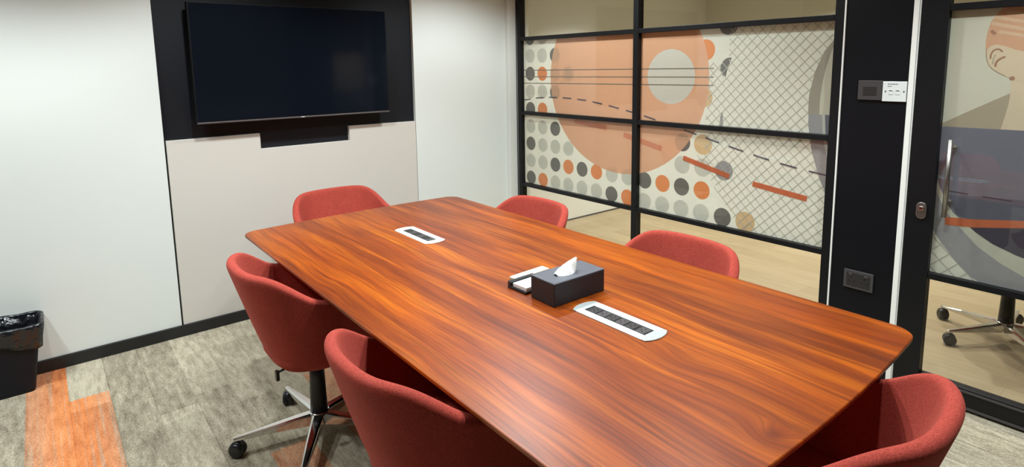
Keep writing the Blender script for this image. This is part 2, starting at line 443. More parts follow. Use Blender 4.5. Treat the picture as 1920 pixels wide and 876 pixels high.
# lower panel with cable notch
bm = bmesh.new()
x0, x1 = SX+g, RX-g*.3
add_prism(bm, [(x0, PZ), (x1, PZ), (x1, 1.156), (1.631, 1.160), (1.631, 1.061), (1.053, 1.061), (1.053, 1.158), (x0, 1.155)], YB, YB+.03, axis='y')
o = struct(obj('trim_4', bm, M_cream, None, .0015)); o['label'] = 'warm grey lower panel with a cable notch under the television'
struct(boxobj('baseboard_back', (XL, 2.985, YB-.012, YB+.03, 0, PZ), M_base, None, .002))
# white pier at the corner of the glass wall
struct(boxobj('wall_pier', (2.985, XG-.028, 3.765, YB+.03, 0, ZC), M_wall, None, .004), 'slim white pier in the corner beside the glass wall')
struct(boxobj('wall_pier', (XG+.035, XG+.1, 3.76, YF, 0, ZC), M_wall), 'short white wall end beyond the glass wall')

# ------------------------------------------------------------------ glass partition
YL, YR = 3.735, 1.290     # centre lines of outer posts
RZ = (.575, 1.165, 1.7555)   # rail heights
YM = 2.541
fw = .021
win = sempty('window_1')
bm = bmesh.new()
for yc in (YL-.002, YM, YR):
    w = fw if yc != YM else .0215
    add_box(bm, XG-.026, XG+.026, yc-w, yc+w, 0, ZC)
obj('window_frame', bm, M_frame, win, .002)
bm = bmesh.new()
for z in RZ:
    for a, b_ in ((YR+fw, YM-.0215), (YM+.0215, YL-fw)):
        add_box(bm, XG-.024, XG+.024, a, b_, z-.0145, z+.0145)
for a, b_ in ((YR+fw, YM-.0215), (YM+.0215, YL-fw)):
    add_box(bm, XG-.024, XG+.024, a, b_, 0, .07); add_box(bm, XG-.024, XG+.024, a, b_, ZC-.05, ZC)
obj('window_rail', bm, M_frame, win, .002)
GX0, GX1 = XG-.004, XG+.004
zs = [.07]+list(RZ)+[ZC-.05]
for (a, b_) in ((YM+.0215, YL-.023), (YR+fw, YM-.0215)):
    for i in range(4):
        e0 = 0 if i == 0 else .0145; e1 = 0 if i == 3 else .0145
        boxobj('window_pane', (GX0, GX1, a, b_, zs[i]+e0, zs[i+1]-e1), M_glass, win)

# --- printed film: polygons clipped to each pane, stacked a hair apart on the corridor face of the glass
def clip(poly, y0, y1, z0, z1):
    def cut(P, ax, lim, keep):
        out = []
        for i in range(len(P)):
            a, b_ = P[i-1], P[i]
            ia, ib = keep(a[ax], lim), keep(b_[ax], lim)
            if ia != ib:
                t = (lim-a[ax])/(b_[ax]-a[ax]); out.append((a[0]+(b_[0]-a[0])*t, a[1]+(b_[1]-a[1])*t))
            if ib: out.append(b_)
        return out
    ge = lambda v, l: v >= l-1e-9
    le = lambda v, l: v <= l+1e-9
    for ax, lim, k in ((0, y0, ge), (0, y1, le), (1, z0, ge), (1, z1, le)):
        poly = cut(poly, ax, lim, k)
        if len(poly) < 3: return []
    return poly

def ell(cy, cz, ry, rz, n=56, a0=0, a1=2*PI):
    full = abs(a1-a0-2*PI) < 1e-6
    m = n if full else n+1
    return [(cy+ry*math.cos(a0+(a1-a0)*i/n), cz+rz*math.sin(a0+(a1-a0)*i/n)) for i in range(m)]
def strip(p, q, w, w2=None):
    dy, dz = q[0]-p[0], q[1]-p[1]; l = math.hypot(dy, dz); ny, nz = -dz/l*w/2, dy/l*w/2
    return [(p[0]+ny, p[1]+nz), (q[0]+ny, q[1]+nz), (q[0]-ny, q[1]-nz), (p[0]-ny, p[1]-nz)]

shapes = []   # (material key, polygon, layer)
colr = {'g': 'grey', 'd': 'dark', 'o': 'orange', 'p': 'pale', ' ': None}
rows = {0: 'dg', 1: 'ggd        ', 2: 'dogd', 3: 'ggd', 4: 'do', 5: 'ggd', 6: 'dggg      gg', 7: 'ggdodoggdodo', 8: 'doggggdogggg d'[:12], }
for r, s in rows.items():
    for c, ch in enumerate(s):
        k = colr[ch]
        if not k: continue
        y, z = 3.635-.1447*c, 1.760-.1402*r
        shapes.append((k, ell(y, z, .056, .0555, 40), 1))
GY0 = 1.985     # lattice starts right of here
# half hidden and toned dots near the lattice
def dot(c, r, key, rad=.056, lay=1):
    shapes.append((key, ell(3.635-.1447*c, 1.760-.1402*r, rad, rad, 40), lay))
dot(10, 5, 'dark'); dot(11, 5, 'pale', .062); dot(12, 6, 'ring', .058)
dot(12, 8, 'dark'); dot(13, 8, 'pale', .06)
dot(11, 1, 'orange', .062); dot(12, 0, 'dark', .06)
dot(11, 3, 'pale', .055)
shapes.append(('dark', [(1.945, 1.50), (1.94, 1.535), (1.922, 1.56), (1.90, 1.572), (1.874, 1.573), (1.885, 1.54), (1.90, 1.50), (1.908, 1.462), (1.925, 1.470)], 1))
shapes.append(('ring', [(1.936, 1.19), (1.934, 1.235), (1.918, 1.265), (1.914, 1.19), (1.915, 1.16), (1.934, 1.16)], 1))
# big peach disc, its pale hole, the strings
shapes.append(('peach', ell(2.704, 1.448, .690, .652, 96), 2))
shapes.append(('base', ell(2.288, 1.463, .178, .170, 64), 3))
for z, z2 in ((1.507, 1.513), (1.4545, 1.462), (1.404, 1.414)):
    shapes.append(('line', strip((3.73, z), (1.985, z2), .0065), 4))
for a, b_ in (((3.139, 1.136), (2.816, 1.104)), ((2.66, 1.069), (2.345, 1.003))):
    shapes.append(('salmon', strip(a, b_, .036), 4))
# lattice
lat = []
LY0, LY1, LZ0, LZ1 = 1.30, 1.97, .55, 1.78
pitch = .0667
def in_lat(y, z):
    # lattice occupies the area right of a diagonal, left of the lilac ring
    left = 2.03 if z > 1.25 else 2.03+(z-1.25)*-.02
    if z < 1.0: left = 2.10-(1.0-z)*.75
    if 1.55 < z: left = 1.90
    right = 1.345 if z > 1.55 else (1.29 if z > 1.6 else 1.402)
    if z < 1.0: right = 1.29
    if z < 1.25 and z >= 1.0: right = 1.43-(1.25-z)*.3
    return right-.02 < y < left
def lat_segments(slope):
    step = .01
    c = -6.0
    segs = []
    while c < 6.0:
        run = None; y = 1.25
        while y < 2.2:
            z = slope*y+c
            ok = LZ0 < z < LZ1 and in_lat(y, z)
            if ok and run is None: run = (y, z)
            if (not ok) and run is not None:
                if y-run[0] > .02: segs.append((run, (y-step, slope*(y-step)+c)))
                run = None
            y += step
        c += pitch*math.hypot(1, slope)*.62
    return segs
for s in (1.0, -1.0):
    for a, b_ in lat_segments(s): shapes.append(('grid', strip(a, b_, .0048), 5 if s > 0 else 6))
# lilac ring at the partition's right end
outer = [(1.28, 1.72), (1.295, 1.685), (1.365, 1.597), (1.407, 1.492), (1.430, 1.37), (1.430, 1.28), (1.427, 1.233), (1.404, 1.096), (1.361, .962), (1.301, .833), (1.26, .76)]
inner = [(1.26, .90), (1.30, .99), (1.336, 1.076), (1.360, 1.17), (1.372, 1.264), (1.374, 1.36), (1.366, 1.44), (1.352, 1.52), (1.33, 1.60), (1.30, 1.675), (1.28, 1.72)]
shapes.append(('beige', [(1.25, 1.74)]+[p for p in outer if p[1] > 1.27]+[(1.25, 1.27)], 7))
shapes.append(('ringtan', [p for p in outer if p[1] > 1.27]+[(1.427, 1.277)]+[(1.373, 1.277)]+[p for p in inner if p[1] > 1.28], 8))
shapes.append(('ring', [(1.427, 1.277)]+[p for p in outer if p[1] < 1.27]+[(1.25, .76), (1.25, 1.277)], 9))
shapes.append(('base', [(1.357, 1.277), (1.352, 1.17), (1.325, 1.07), (1.28, .97), (1.25, .90), (1.25, .97), (1.285, 1.03), (1.312, 1.09), (1.336, 1.17), (1.345, 1.277)], 10))
shapes.append(('purple', [(1.345, 1.277), (1.336, 1.17), (1.312, 1.09), (1.285, 1.03), (1.25, .97), (1.25, 1.277)], 10))
# solid orange bars, and the dashed curve
for a, b_ in (((2.178, .964), (1.862, .890)), ((1.716, .868), (1.412, .832))):
    shapes.append(('redor', strip(a, b_, .030), 11))
curve = [(3.724, 1.265), (3.558, 1.289), (3.402, 1.300), (3.224, 1.301), (3.003, 1.289), (2.798, 1.262), (2.53, 1.217), (2.304, 1.168), (2.145, 1.130), (1.925, 1.078), (1.756, 1.040), (1.599, 1.008), (1.453, .985), (1.291, .966)]
acc = 0; on = []
def cz(y):
    for (a, b_) in zip(curve, curve[1:]):
        if a[0] >= y >= b_[0]:
            t = (a[0]-y)/(a[0]-b_[0]); return a[1]+(b_[1]-a[1])*t
    return curve[-1][1]
y = 3.72
while y > 1.3:
    y2 = max(y-.092, 1.292)
    shapes.append(('dash', strip((y, cz(y)), (y2, cz(y2)), .0085), 12)); y = y2-.062

def make_film(parent, rects, shp, base='base'):
    for (y0, y1, z0, z1) in rects:
        bm = bmesh.new()
        def face(poly, lay, key):
            x = XG+.0042+.00022*lay
            vs = [bm.verts.new((x, p[0], p[1])) for p in poly]
            f = bm.faces.new(vs); f.material_index = FK.index(key)
            f.normal_update()
            if f.normal.x > 0: f.normal_flip()
        face([(y0, z0), (y1, z0), (y1, z1), (y0, z1)], 0, base)
        for key, poly, lay in shp:
            # layers nearer the room must sit in front: the room is at smaller x
            c = clip(poly, y0, y1, z0, z1)
            if len(c) > 2: face(c, -lay*.0+lay*-1.0+0, key) if False else face(c, -lay, key)
        obj('printed_film', bm, FM, parent, recalc=False)

# film sits just behind the pane: shift so the front-most layer still clears the glass
_XG = XG
def film_plane_offset(): pass
XG_KEEP = XG
XG = XG+.0035
prects = []
for (a, b_) in ((YM+.0215, YL-.023), (YR+fw, YM-.0215)):
    for i in (1, 2):
        prects.append((a, b_, RZ[i-1]+.0145, RZ[i]-.0145))
make_film(win, prects, shapes)
XG = XG_KEEP

# ------------------------------------------------------------------ black column and white edge strips, between partition and door
struct(boxobj('wall_right', (XG-.018, XG+.10, .982, 1.262, 0, ZC), M_black, None, .002), 'black wall pier between the glass wall and the glass door')
struct(boxobj('trim_5', (XG-.024, XG+.03, 1.262, 1.2689, 0, ZC), M_strip), 'thin white strip along the left edge of the black pier')
struct(boxobj('trim_6', (XG-.024, XG+.03, .951, .980, 0, ZC), M_strip, None, .002), 'white strip between the black pier and the door')
bm = bmesh.new(); add_box(bm, XG-.0255, XG-.0235, .955, .9575, 0, ZC)
struct(obj('trim_7', bm, M_alu), 'thin grey line down the white strip by the door')

door = sempty('door_1')
DY0, DY1 = -.15, .846      # glass extents
bm = bmesh.new()
add_box(bm, XG-.025, XG+.025, DY1, .949, 0.005, 2.55)
add_box(bm, XG-.025, XG+.025, DY0-.1, DY0, .005, 2.55)
obj('door_frame', bm, M_frame, door, .002)
bm = bmesh.new()
for z in (.577, 1.765):
    add_box(bm, XG-.022, XG+.022, DY0, DY1, z-.0145, z+.0145)
add_box(bm, XG-.022, XG+.022, DY0, DY1, 2.45, 2.55)
add_box(bm, XG-.025, XG+.025, DY0, DY1, .008, .105)
obj('door_rail', bm, M_frame, door, .002)
bm = bmesh.new(); add_box(bm, XG-.029, XG-.025, DY0, DY1, .012, .024); add_box(bm, XG-.029, XG-.025, DY0, DY1, .088, .098)
obj('rail_bead', bm, M_greypl, door, .001)
for z0, z1 in ((.105, .5625), (.5915, 1.7505), (1.7795, 2.45)):
    boxobj('door_pane', (XG-.004, XG+.004, DY0, DY1, z0, z1), M_glass, door)
struct(boxobj('trim_8', (XG-.03, XG+.03, -1.0, .95, 2.555, ZC), M_frame))
struct(boxobj('wall_right', (XG-.02, XG+.10, YN, DY0-.102, 0, 2.555), M_black), 'black wall right of the door, outside the picture')
# film of the door
D = []
D.append(('sky', [(.86, 1.80), (-.2, 1.80), (-.2, 1.25), (.86, 1.25)], 1))
D.append(('brown', [(.86, 1.262), (.842, 1.271), (.74, 1.335), (.64, 1.395), (.60, 1.42), (.55, 1.25), (.86, 1.25)], 2))
D.append(('skin', [(.628, 1.47), (.622, 1.42), (.625, 1.36), (.634, 1.30), (.645, 1.245), (-.1, 1.245), (-.1, 1.6), (.5, 1.6)], 3))
head = [(.660, 1.762), (.69, 1.728), (.708, 1.695), (.716, 1.66), (.720, 1.62), (.717, 1.575), (.710, 1.535), (.697, 1.508), (.675, 1.492), (.645, 1.475), (.62, 1.462), (.50, 1.42), (.30, 1.40), (.1, 1.45), (.0, 1.6), (.1, 1.77)]
D.append(('hair', head, 4))
D.append(('skin', [(.712, 1.545), (.70, 1.585), (.66, 1.598), (.62, 1.580), (.58, 1.568), (.55, 1.590), (.52, 1.66), (.45, 1.70), (.3, 1.71), (.1, 1.60), (.1, 1.45), (.30, 1.40), (.50, 1.42), (.62, 1.462), (.645, 1.475), (.675, 1.492), (.70, 1.51)], 5))
for a, b_, w in (((.700, 1.715), (.600, 1.690), .012), ((.705, 1.690), (.58, 1.655), .014), ((.66, 1.73), (.56, 1.715), .012), ((.68, 1.655), (.56, 1.625), .012)):
    D.append(('hairl', strip(a, b_, w), 5))
D.append(('skind', strip((.705, 1.66), (.69, 1.645), .012), 6))
# ear
def line_(pts, w, key, lay):
    for a, b_ in zip(pts, pts[1:]): D.append((key, strip(a, b_, w), lay))
ear = [(.712, 1.585), (.700, 1.598), (.683, 1.603), (.664, 1.598), (.648, 1.584), (.640, 1.56), (.640, 1.53), (.650, 1.49), (.672, 1.492), (.690, 1.506), (.703, 1.525), (.711, 1.55)]
D.append(('skin', ear, 6))
line_([(.714, 1.588), (.712, 1.55), (.703, 1.523), (.688, 1.503), (.668, 1.488), (.645, 1.475)], .003, 'brown', 7)
line_([(.699, 1.545), (.698, 1.565), (.691, 1.579), (.679, 1.585), (.668, 1.581), (.661, 1.572)], .0065, 'skind', 7)
line_([(.680, 1.512), (.679, 1.528), (.672, 1.540), (.661, 1.548), (.650, 1.553)], .008, 'skind', 7)
line_([(.690, 1.522), (.689, 1.545), (.683, 1.562)], .004, 'brown', 7)
D.append(('skind', ell(.622, 1.466, .009, .008, 16), 8))
# slate shape and rings
D.append(('base', [(.86, 1.254), (-.2, 1.262), (-.2, .5), (.86, .5)], 9))
dl = []
for s in (1.0, -1.0):
    c = -2.0
    while c < 3.0:
        a, b_ = ((.90, s*.90+c), (.60, s*.60+c))
        q = clip(strip(a, b_, .0062), .60, .86, .56, .80)
        if len(q) > 2: D.append(('grid', q, 10 if s > 0 else 11))
        c += pitch*1.414*.75
D.append(('ring', [(.86, 1.254), (.86, .81), (.854, .799), (.82, .745), (.754, .663), (.692, .606), (.634, .575), (.58, .56), (-.2, .55), (-.2, 1.255)], 12))
D.append(('beige', [(.86, 1.02), (.852, .98), (.83, .925), (.79, .862), (.735, .80), (.68, .745), (.60, .692), (.50, .645), (.35, .61), (-.2, .60), (-.2, .9), (.4, .9), (.8, 1.1)], 13))
D.append(('purple', [(.86, 1.254), (.86, 1.06), (.835, .985), (.80, .91), (.775, .875), (.70, .815), (-.2, .80), (-.2, 1.262)], 14))
D.append(('purpled', [(.80, .955), (.775, .895), (.765, .872), (.70, .852), (-.2, .88), (-.2, .985), (.6, .970)], 15))
D.append(('plum', [(.735, .843), (.69, .805), (.63, .768), (.55, .738), (.45, .715), (.2, .70), (-.2, .70), (-.2, .87), (.60, .855)], 15))
D.append(('redor', [(.806, .853), (.70, .862), (.536, .888), (.3, .93), (-.2, 1.0), (-.2, .97), (.3, .90), (.534, .857), (.70, .826), (.803, .818)], 16))
for a, b_ in (((.80, .972), (.73, .968)), ((.68, .966), (.58, .962))): D.append(('plum', strip(a, b_, .005), 17))
XG = XG+.0045
make_film(door, [(DY0, DY1, .5915, 1.7505)], D)
XG = XG_KEEP
# pull handle, a vertical bar on each face of the glass
bm = bmesh.new()
hx = XG-.058
add_tube(bm, [(hx, .793, .865), (hx, .793, 1.205)], .0095, 16)
for z in (.925, 1.165):
    add_tube(bm, [(hx, .793, z), (XG-.004, .793, z)], .007, 12)
    add_lathe(bm, [(.014, 0), (.014, .004), (.0095, .006)], 20, (XG-.0105, .793, z), axis='x')
obj('door_handle', bm, M_steel, door)['label'] = 'vertical steel bar handle'
bm = bmesh.new()
add_tube(bm, [(XG+.058, .793, .865), (XG+.058, .793, 1.205)], .0095, 16)
for z in (.925, 1.165): add_tube(bm, [(XG+.058, .793, z), (XG+.012, .793, z)], .007, 12)
obj('door_handle', bm, M_steel, door)
# oval lock
bm = bmesh.new()
ov = [(.887+.021*math.cos(a), .892+.0) for a in (0,)]
pts = []
for i in range(24):
    a = 2*PI*i/24
    pts.append((.887+.0205*math.cos(a), .873+.0205*math.sin(a)+(.018 if math.sin(a) >= 0 else -.018)))
add_prism(bm, pts, XG-.034, XG-.025, axis='x')
lk = obj('door_lock', bm, M_steel, door, .003); lk['label'] = 'oval steel lock plate'
bm = bmesh.new(); add_lathe(bm, [(.0105, 0), (.0105, -.005), (.008, -.007)], 20, (XG-.034, .887, .884), axis='x')
add_box(bm, XG-.0435, XG-.040, .8855, .8885, .877, .891)
obj('lock_cylinder', bm, M_chrome, lk)

# ------------------------------------------------------------------ switch plates and socket
PX = XG-.018
def plate(name, label, cat, y0, y1, z0, z1, mat, th=.009):
    t = thing(name, label, cat, (PX, (y0+y1)/2, z0))
    t['_'] = 0; del t['_']
    bm = bmesh.new(); add_box(bm, -th, 0, (y0-y1)/2, (y1-y0)/2, 0, z1-z0)
    obj('face_plate', bm, mat, t, .0018)
    return t, (y1-y0), (z1-z0)
t, w, h = plate('control_panel', 'dark grey square touch control plate on the black pier, left of the white plate', 'control panel', 1.083, 1.186, 1.361, 1.452, M_greypl)
bm = bmesh.new(); add_box(bm, -.0105, -.009, -.029, .029, .022, .064); obj('touch_display', bm, M_dkgrey, t, .001)
t, w, h = plate('switch_plate', 'white square connection plate beside the dark grey control plate', 'switch', .9835, 1.081, 1.357, 1.449, M_plwhite, .008)
for y in (-.039, .036):
    bm = bmesh.new(); add_lathe(bm, [(.0035, 0), (.003, -.0012)], 12, (-.008, y, .046), axis='x')
    obj('screw', bm, M_greypl, t)
for y in (.014, -.014):
    bm = bmesh.new(); add_box(bm, -.0095, -.008, y-.009, y+.009, .032, .054); q = obj('port', bm, M_plwhite, t, .001)
    bm = bmesh.new(); add_box(bm, -.0098, -.0094, y-.007, y+.007, .048, .052); obj('port_opening', bm, M_greypl, q)
bm = bmesh.new()
yy = .028
for wd in (.009, .006, .012, .008): 
    add_box(bm, -.0084, -.008, yy-wd, yy, .078, .0815); yy -= wd+.002
yy = .028
for wd in (.008, .006): add_box(bm, -.0084, -.008, yy-wd, yy, .068, .071); yy -= wd+.002
obj('printed_marks', bm, M_stitch, t)
t, w, h = plate('power_socket', 'dark grey double power socket low on the black pier', 'socket', 1.062, 1.195, .428, .520, M_greypl)
bm = bmesh.new(); add_box(bm, -.0102, -.009, -.054, .054, .012, .080); obj('socket_insert', bm, M_dkgrey, t, .001)
for cy in (-.028, .028):
    for dy, dz, a, b_ in ((0, .014, .003, .007), (-.011, -.006, .006, .003), (.011, -.006, .006, .003)):
        bm = bmesh.new(); add_box(bm, -.0108, -.010, cy+dy-a/2, cy+dy+a/2, .043+dz-b_/2, .043+dz+b_/2)
        obj('pin_hole', bm, M_legb, t)
for cy in (-.036, .036):
    bm = bmesh.new(); add_box(bm, -.0125, -.010, cy-.009, cy+.009, .067, .077)
    obj('rocker_switch', bm, M_greypl, t, .001)

# ------------------------------------------------------------------ television
TY = 3.735    # front
tv = thing('television', 'large wall-mounted black flat television, switched off', 'television', (1.30, TY, 1.244))
tvx0, tvx1, tvz0, tvz1 = .697-1.30, 1.901-1.30, 0, .684
bm = bmesh.new(); add_box(bm, tvx0, tvx1, 0, .045, tvz0, tvz1); obj('casing', bm, M_tvbody, tv, .003)
bm = bmesh.new(); add_box(bm, tvx0+.007, tvx1-.007, -.0015, .001, .014, tvz1-.007); obj('screen', bm, M_screen, tv)
bm = bmesh.new(); add_box(bm, tvx0+.002, tvx1-.002, -.004, .004, -.001, .008); bz = obj('lower_bezel', bm, M_silver, tv, .001)
bm = bmesh.new(); add_box(bm, -.012, .010, -.0052, -.003, .0022, .0062); obj('badge', bm, M_plwhite, bz)
bm = bmesh.new(); add_box(bm, -.25, .25, .045, .0995, .16, .5); obj('wall_bracket', bm, M_plastic, tv)

# ------------------------------------------------------------------ table
TX0, TX1, TY0, TY1, TZ = .7345, 1.994, .560, 3.098, .74
def round_rect(x0, x1, y0, y1, r, n=8, bow=0.0):
    pts = []
    for cx, cy, a in ((x1-r, y1-r, 0), (x0+r, y1-r, PI/2), (x0+r, y0+r, PI), (x1-r, y0+r, 1.5*PI)):
        for i in range(n+1):
            t = a+PI/2*i/n; pts.append((cx+r*math.cos(t), cy+r*math.sin(t)))
    out = []
    for i, p in enumerate(pts):
        q = pts[(i+1) % len(pts)]
        out.append(p)
        if math.hypot(q[0]-p[0], q[1]-p[1]) > .3:
            for k in range(1, 24): out.append((p[0]+(q[0]-p[0])*k/24, p[1]+(q[1]-p[1])*k/24))
    cx, cy = (x0+x1)/2, (y0+y1)/2; hw = (x1-x0)/2
    res = []
    for x, y in out:
        t = max(0, 1-((x-cx)/hw)**2)
        s = max(-1, min(1, (y-cy)/((y1-y0)/2)))
        res.append((x, y+bow*t*s*(1 if abs(s) > .9 else 0)))
    return res
table = thing('meeting_table', 'long varnished red-brown wooden meeting table with knife edges', 'table', (1.364, 1.83, 0))
bm = bmesh.new()
rings = []
for ins, z in ((.002, TZ), (0, TZ-.002), (.001, TZ-.012), (.075, TZ-.030), (.20, TZ-.032)):
    pts = round_rect(TX0+ins, TX1-ins, TY0+ins, TY1-ins, max(.065-ins*.3, .03), bow=.028)
    rings.append([bm.verts.new((x-1.364, y-1.83, z)) for x, y in pts])
n = len(rings[0])
for a, b_ in zip(rings, rings[1:]):
    for i in range(n): bm.faces.new((a[i], a[(i+1) % n], b_[(i+1) % n], b_[i]))
bm.faces.new(rings[0]); bm.faces.new(list(reversed(rings[-1])))
tt = obj('table_top', bm, M_wood, table)
# shift grain coordinates back to world for the knots
tt.location = (0, 0, 0)
for m_ in (M_wood,):
    nt = m_.node_tree
    tcs = [n_ for n_ in nt.nodes if n_.type == 'TEX_COORD'][0]
    mp = nt.nodes.new('ShaderNodeMapping'); mp.inputs['Location'].default_value = (1.364, 1.83, 0)
    lk_ = [l for l in nt.links if l.from_node == tcs]
    tos = [l.to_socket for l in lk_]
    for l in lk_: nt.links.remove(l)
    nt.links.new(tcs.outputs['Object'], mp.inputs[0])
    for s_ in tos: nt.links.new(mp.outputs[0], s_)
for y in (1.10, 2.56):
    bm = bmesh.new()
    add_prism(bm, [(-.16, .03), (.16, .03), (.24, TZ-.032), (-.24, TZ-.032)], y-1.83-.05, y-1.83+.05, axis='y')
    add_box(bm, -.20, .20, y-1.83-.07, y-1.83+.07, 0, .03)
    obj('leg', bm, M_legb, table, .004)
bm = bmesh.new(); add_box(bm, -.06, .06, 1.15-1.83, 2.51-1.83, .30, TZ-.034); obj('cable_beam', bm, M_legb, table, .004)
bm = bmesh.new(); add_box(bm, -.42, .42, .98-1.83, 1.04-1.83, .24, TZ-.033); obj('modesty_panel', bm, M_legb, table, .004)

# ------------------------------------------------------------------ power modules let into the table
def power_module(loc, label, caps):
    t = thing('power_module', label, 'power outlet', loc, 0, 'power modules set in the table')
    L_, W_ = .166, .0535
    bow = .012
    bm = bmesh.new()
    # flange ring (outer - inner opening) as four bars with curved end caps
    inx, iny = .0245, .125
    for sx in (-1, 1):
        xa, xb = sorted((sx*W_, sx*inx))
        add_box(bm, xa, xb, -.135, .135, 0, .0035)
    obj('side_flange', bm, M_plwhite, t, .0012)
    for sy in (-1, 1):
        bm = bmesh.new()
        pts = [(-W_, sy*.135), (-inx, sy*.135), (-inx, sy*iny), (inx, sy*iny), (inx, sy*.135), (W_, sy*.135)]
        for k in range(0, 13):
            a = -1+2*k/12
            pts.append((-a*W_, sy*(L_-bow*1.4*abs(a)**2.4)))
        add_prism(bm, pts, 0, .004, axis='z')
        obj('end_cap', bm, caps, t, .0012)
    bm = bmesh.new(); add_box(bm, -inx, inx, -iny, iny, 0.0002, .0012)
    tr = obj('socket_strip', bm, M_plastic, t, 0)
    for i, yy in enumerate((-.100, -.058, -.018, .022, .060, .098)):
        bm = bmesh.new()
        add_box(bm, -.0195, .0195, yy-.0165, yy+.0165, .0012, .0024)
        s = obj('outlet', bm, M_dkgrey if i % 2 else M_greypl, t, .0006)
        for dx, dy, a, b_ in ((0, .007, .003, .006), (-.009, -.003, .006, .003), (.009, -.003, .006, .003)):
            bm = bmesh.new(); add_box(bm, dx-a/2, dx+a/2, yy+dy-b_/2, yy+dy+b_/2, .0024, .0028)
            obj('pin_hole', bm, M_legb, s)
    return t
power_module((1.374, 1.195, TZ), 'white and silver table power module in front of the tissue box', M_alu)
power_module((1.3815, 2.4635, TZ), 'white table power module near the far end of the table', M_plwhite)

# ------------------------------------------------------------------ tissue box
tb = thing('tissue_box', 'black leatherette tissue box with a white tissue sticking out', 'tissue box', (1.408, 1.458, TZ), math.radians(-1))
bw, bd, bh = .120, .062, .083
bm = bmesh.new()
add_box(bm, -bw, bw, -bd, bd, 0, bh-.004)
obj('box_body', bm, M_leather, tb, .003, 3)
bm = bmesh.new()
# lid with an oval slot rim
add_box(bm, -bw-.0008, bw+.0008, -bd-.0008, bd+.0008, bh-.004, bh)
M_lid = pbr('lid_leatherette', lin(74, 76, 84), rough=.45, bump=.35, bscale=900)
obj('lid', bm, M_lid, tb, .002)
bm = bmesh.new()
e_ = .0045
pts = [(-bw+e_, -bd+e_), (bw-e_, -bd+e_), (bw-e_, bd-e_), (-bw+e_, bd-e_)]
for i in range(4):
    a, b_ = pts[i], pts[(i+1) % 4]
    add_tube(bm, [(a[0], a[1], bh), (b_[0], b_[1], bh)], .0011, 6)
obj('stitching', bm, M_stitch, tb)
# tissue: a folded, leaning sheet
bm = bmesh.new()
nu, nv = 26, 12
rowsv = []
for i in range(nu+1):
    u = i/nu
    ridge_x = -.066+.108*u; ridge_z = bh+(.014+.036*u)*min(1, (u+.04)*5)**.5*(1 if u < .93 else 1-(u-.93)*2.2)
    base_x = -.060+.082*u
    wdt = .033*max(.12, math.sin(PI*(.10+.80*u)))**.7
    row = []
    for j in range(-nv, nv+1):
        v = j/nv; a = abs(v)
        x = ridge_x+(base_x-ridge_x)*a**.8
        y = (-.004+.006*math.sin(3.2*u))*(1-a)+(v*wdt if v < 0 else v*wdt*.6)
        z = ridge_z+(bh-.003-ridge_z)*a**1.5
        k = math.sin(PI*a)
        y += k*(.0030*math.sin(u*13+2*v)+.0016*math.sin(u*31))
        z += k*.0015*math.sin(u*9-4*v)
        row.append(bm.verts.new((x, y, z)))
    rowsv.append(row)
for a, b_ in zip(rowsv, rowsv[1:]):
    for k in range(len(a)-1):
        f = bm.faces.new((a[k], a[k+1], b_[k+1], b_[k])); f.smooth = True
ts = obj('tissue', bm, M_tissue, tb)
md = ts.modifiers.new('Solid', 'SOLIDIFY'); md.thickness = .0012

# small things behind the tissue box
rc = thing('remote_control', 'slim cream remote control lying behind the tissue box', 'remote control', (1.428, 1.692, TZ), math.radians(3))
bm = bmesh.new(); add_box(bm, -.088, .088, -.021, .021, 0, .013); obj('body', bm, M_cardc, rc, .004, 3)
bm = bmesh.new()
for i in range(6): add_box(bm, -.02+i*.012, -.013+i*.012, -.010, .010, .013, .0142)
obj('button', bm, M_alu, rc, .0005)
bm = bmesh.new(); add_box(bm, -.078, -.040, -.014, .014, .013, .0136); obj('display', bm, M_alu, rc)
ch = thing('card_tray', 'small black tray between the tissue box and the cream remote control', 'tray', (1.347, 1.600, TZ), math.radians(2))
bm = bmesh.new(); add_box(bm, -.062, .062, -.050, .050, 0, .010); obj('tray_base', bm, M_plastic, ch, .003)
bm = bmesh.new(); add_box(bm, -.062, .062, .030, .050, .0095, .026); obj('tray_back', bm, M_plastic, ch, .003)
cd = boxobj('card_stack', (-.056, .056, -.047, .026, 0, .013), M_plwhite, None, .001)
cd.location = (1.347, 1.600, TZ+.010); cd.rotation_euler.z = math.radians(2)
tag(cd, 'stack of white cards lying in the small black tray', 'cards')

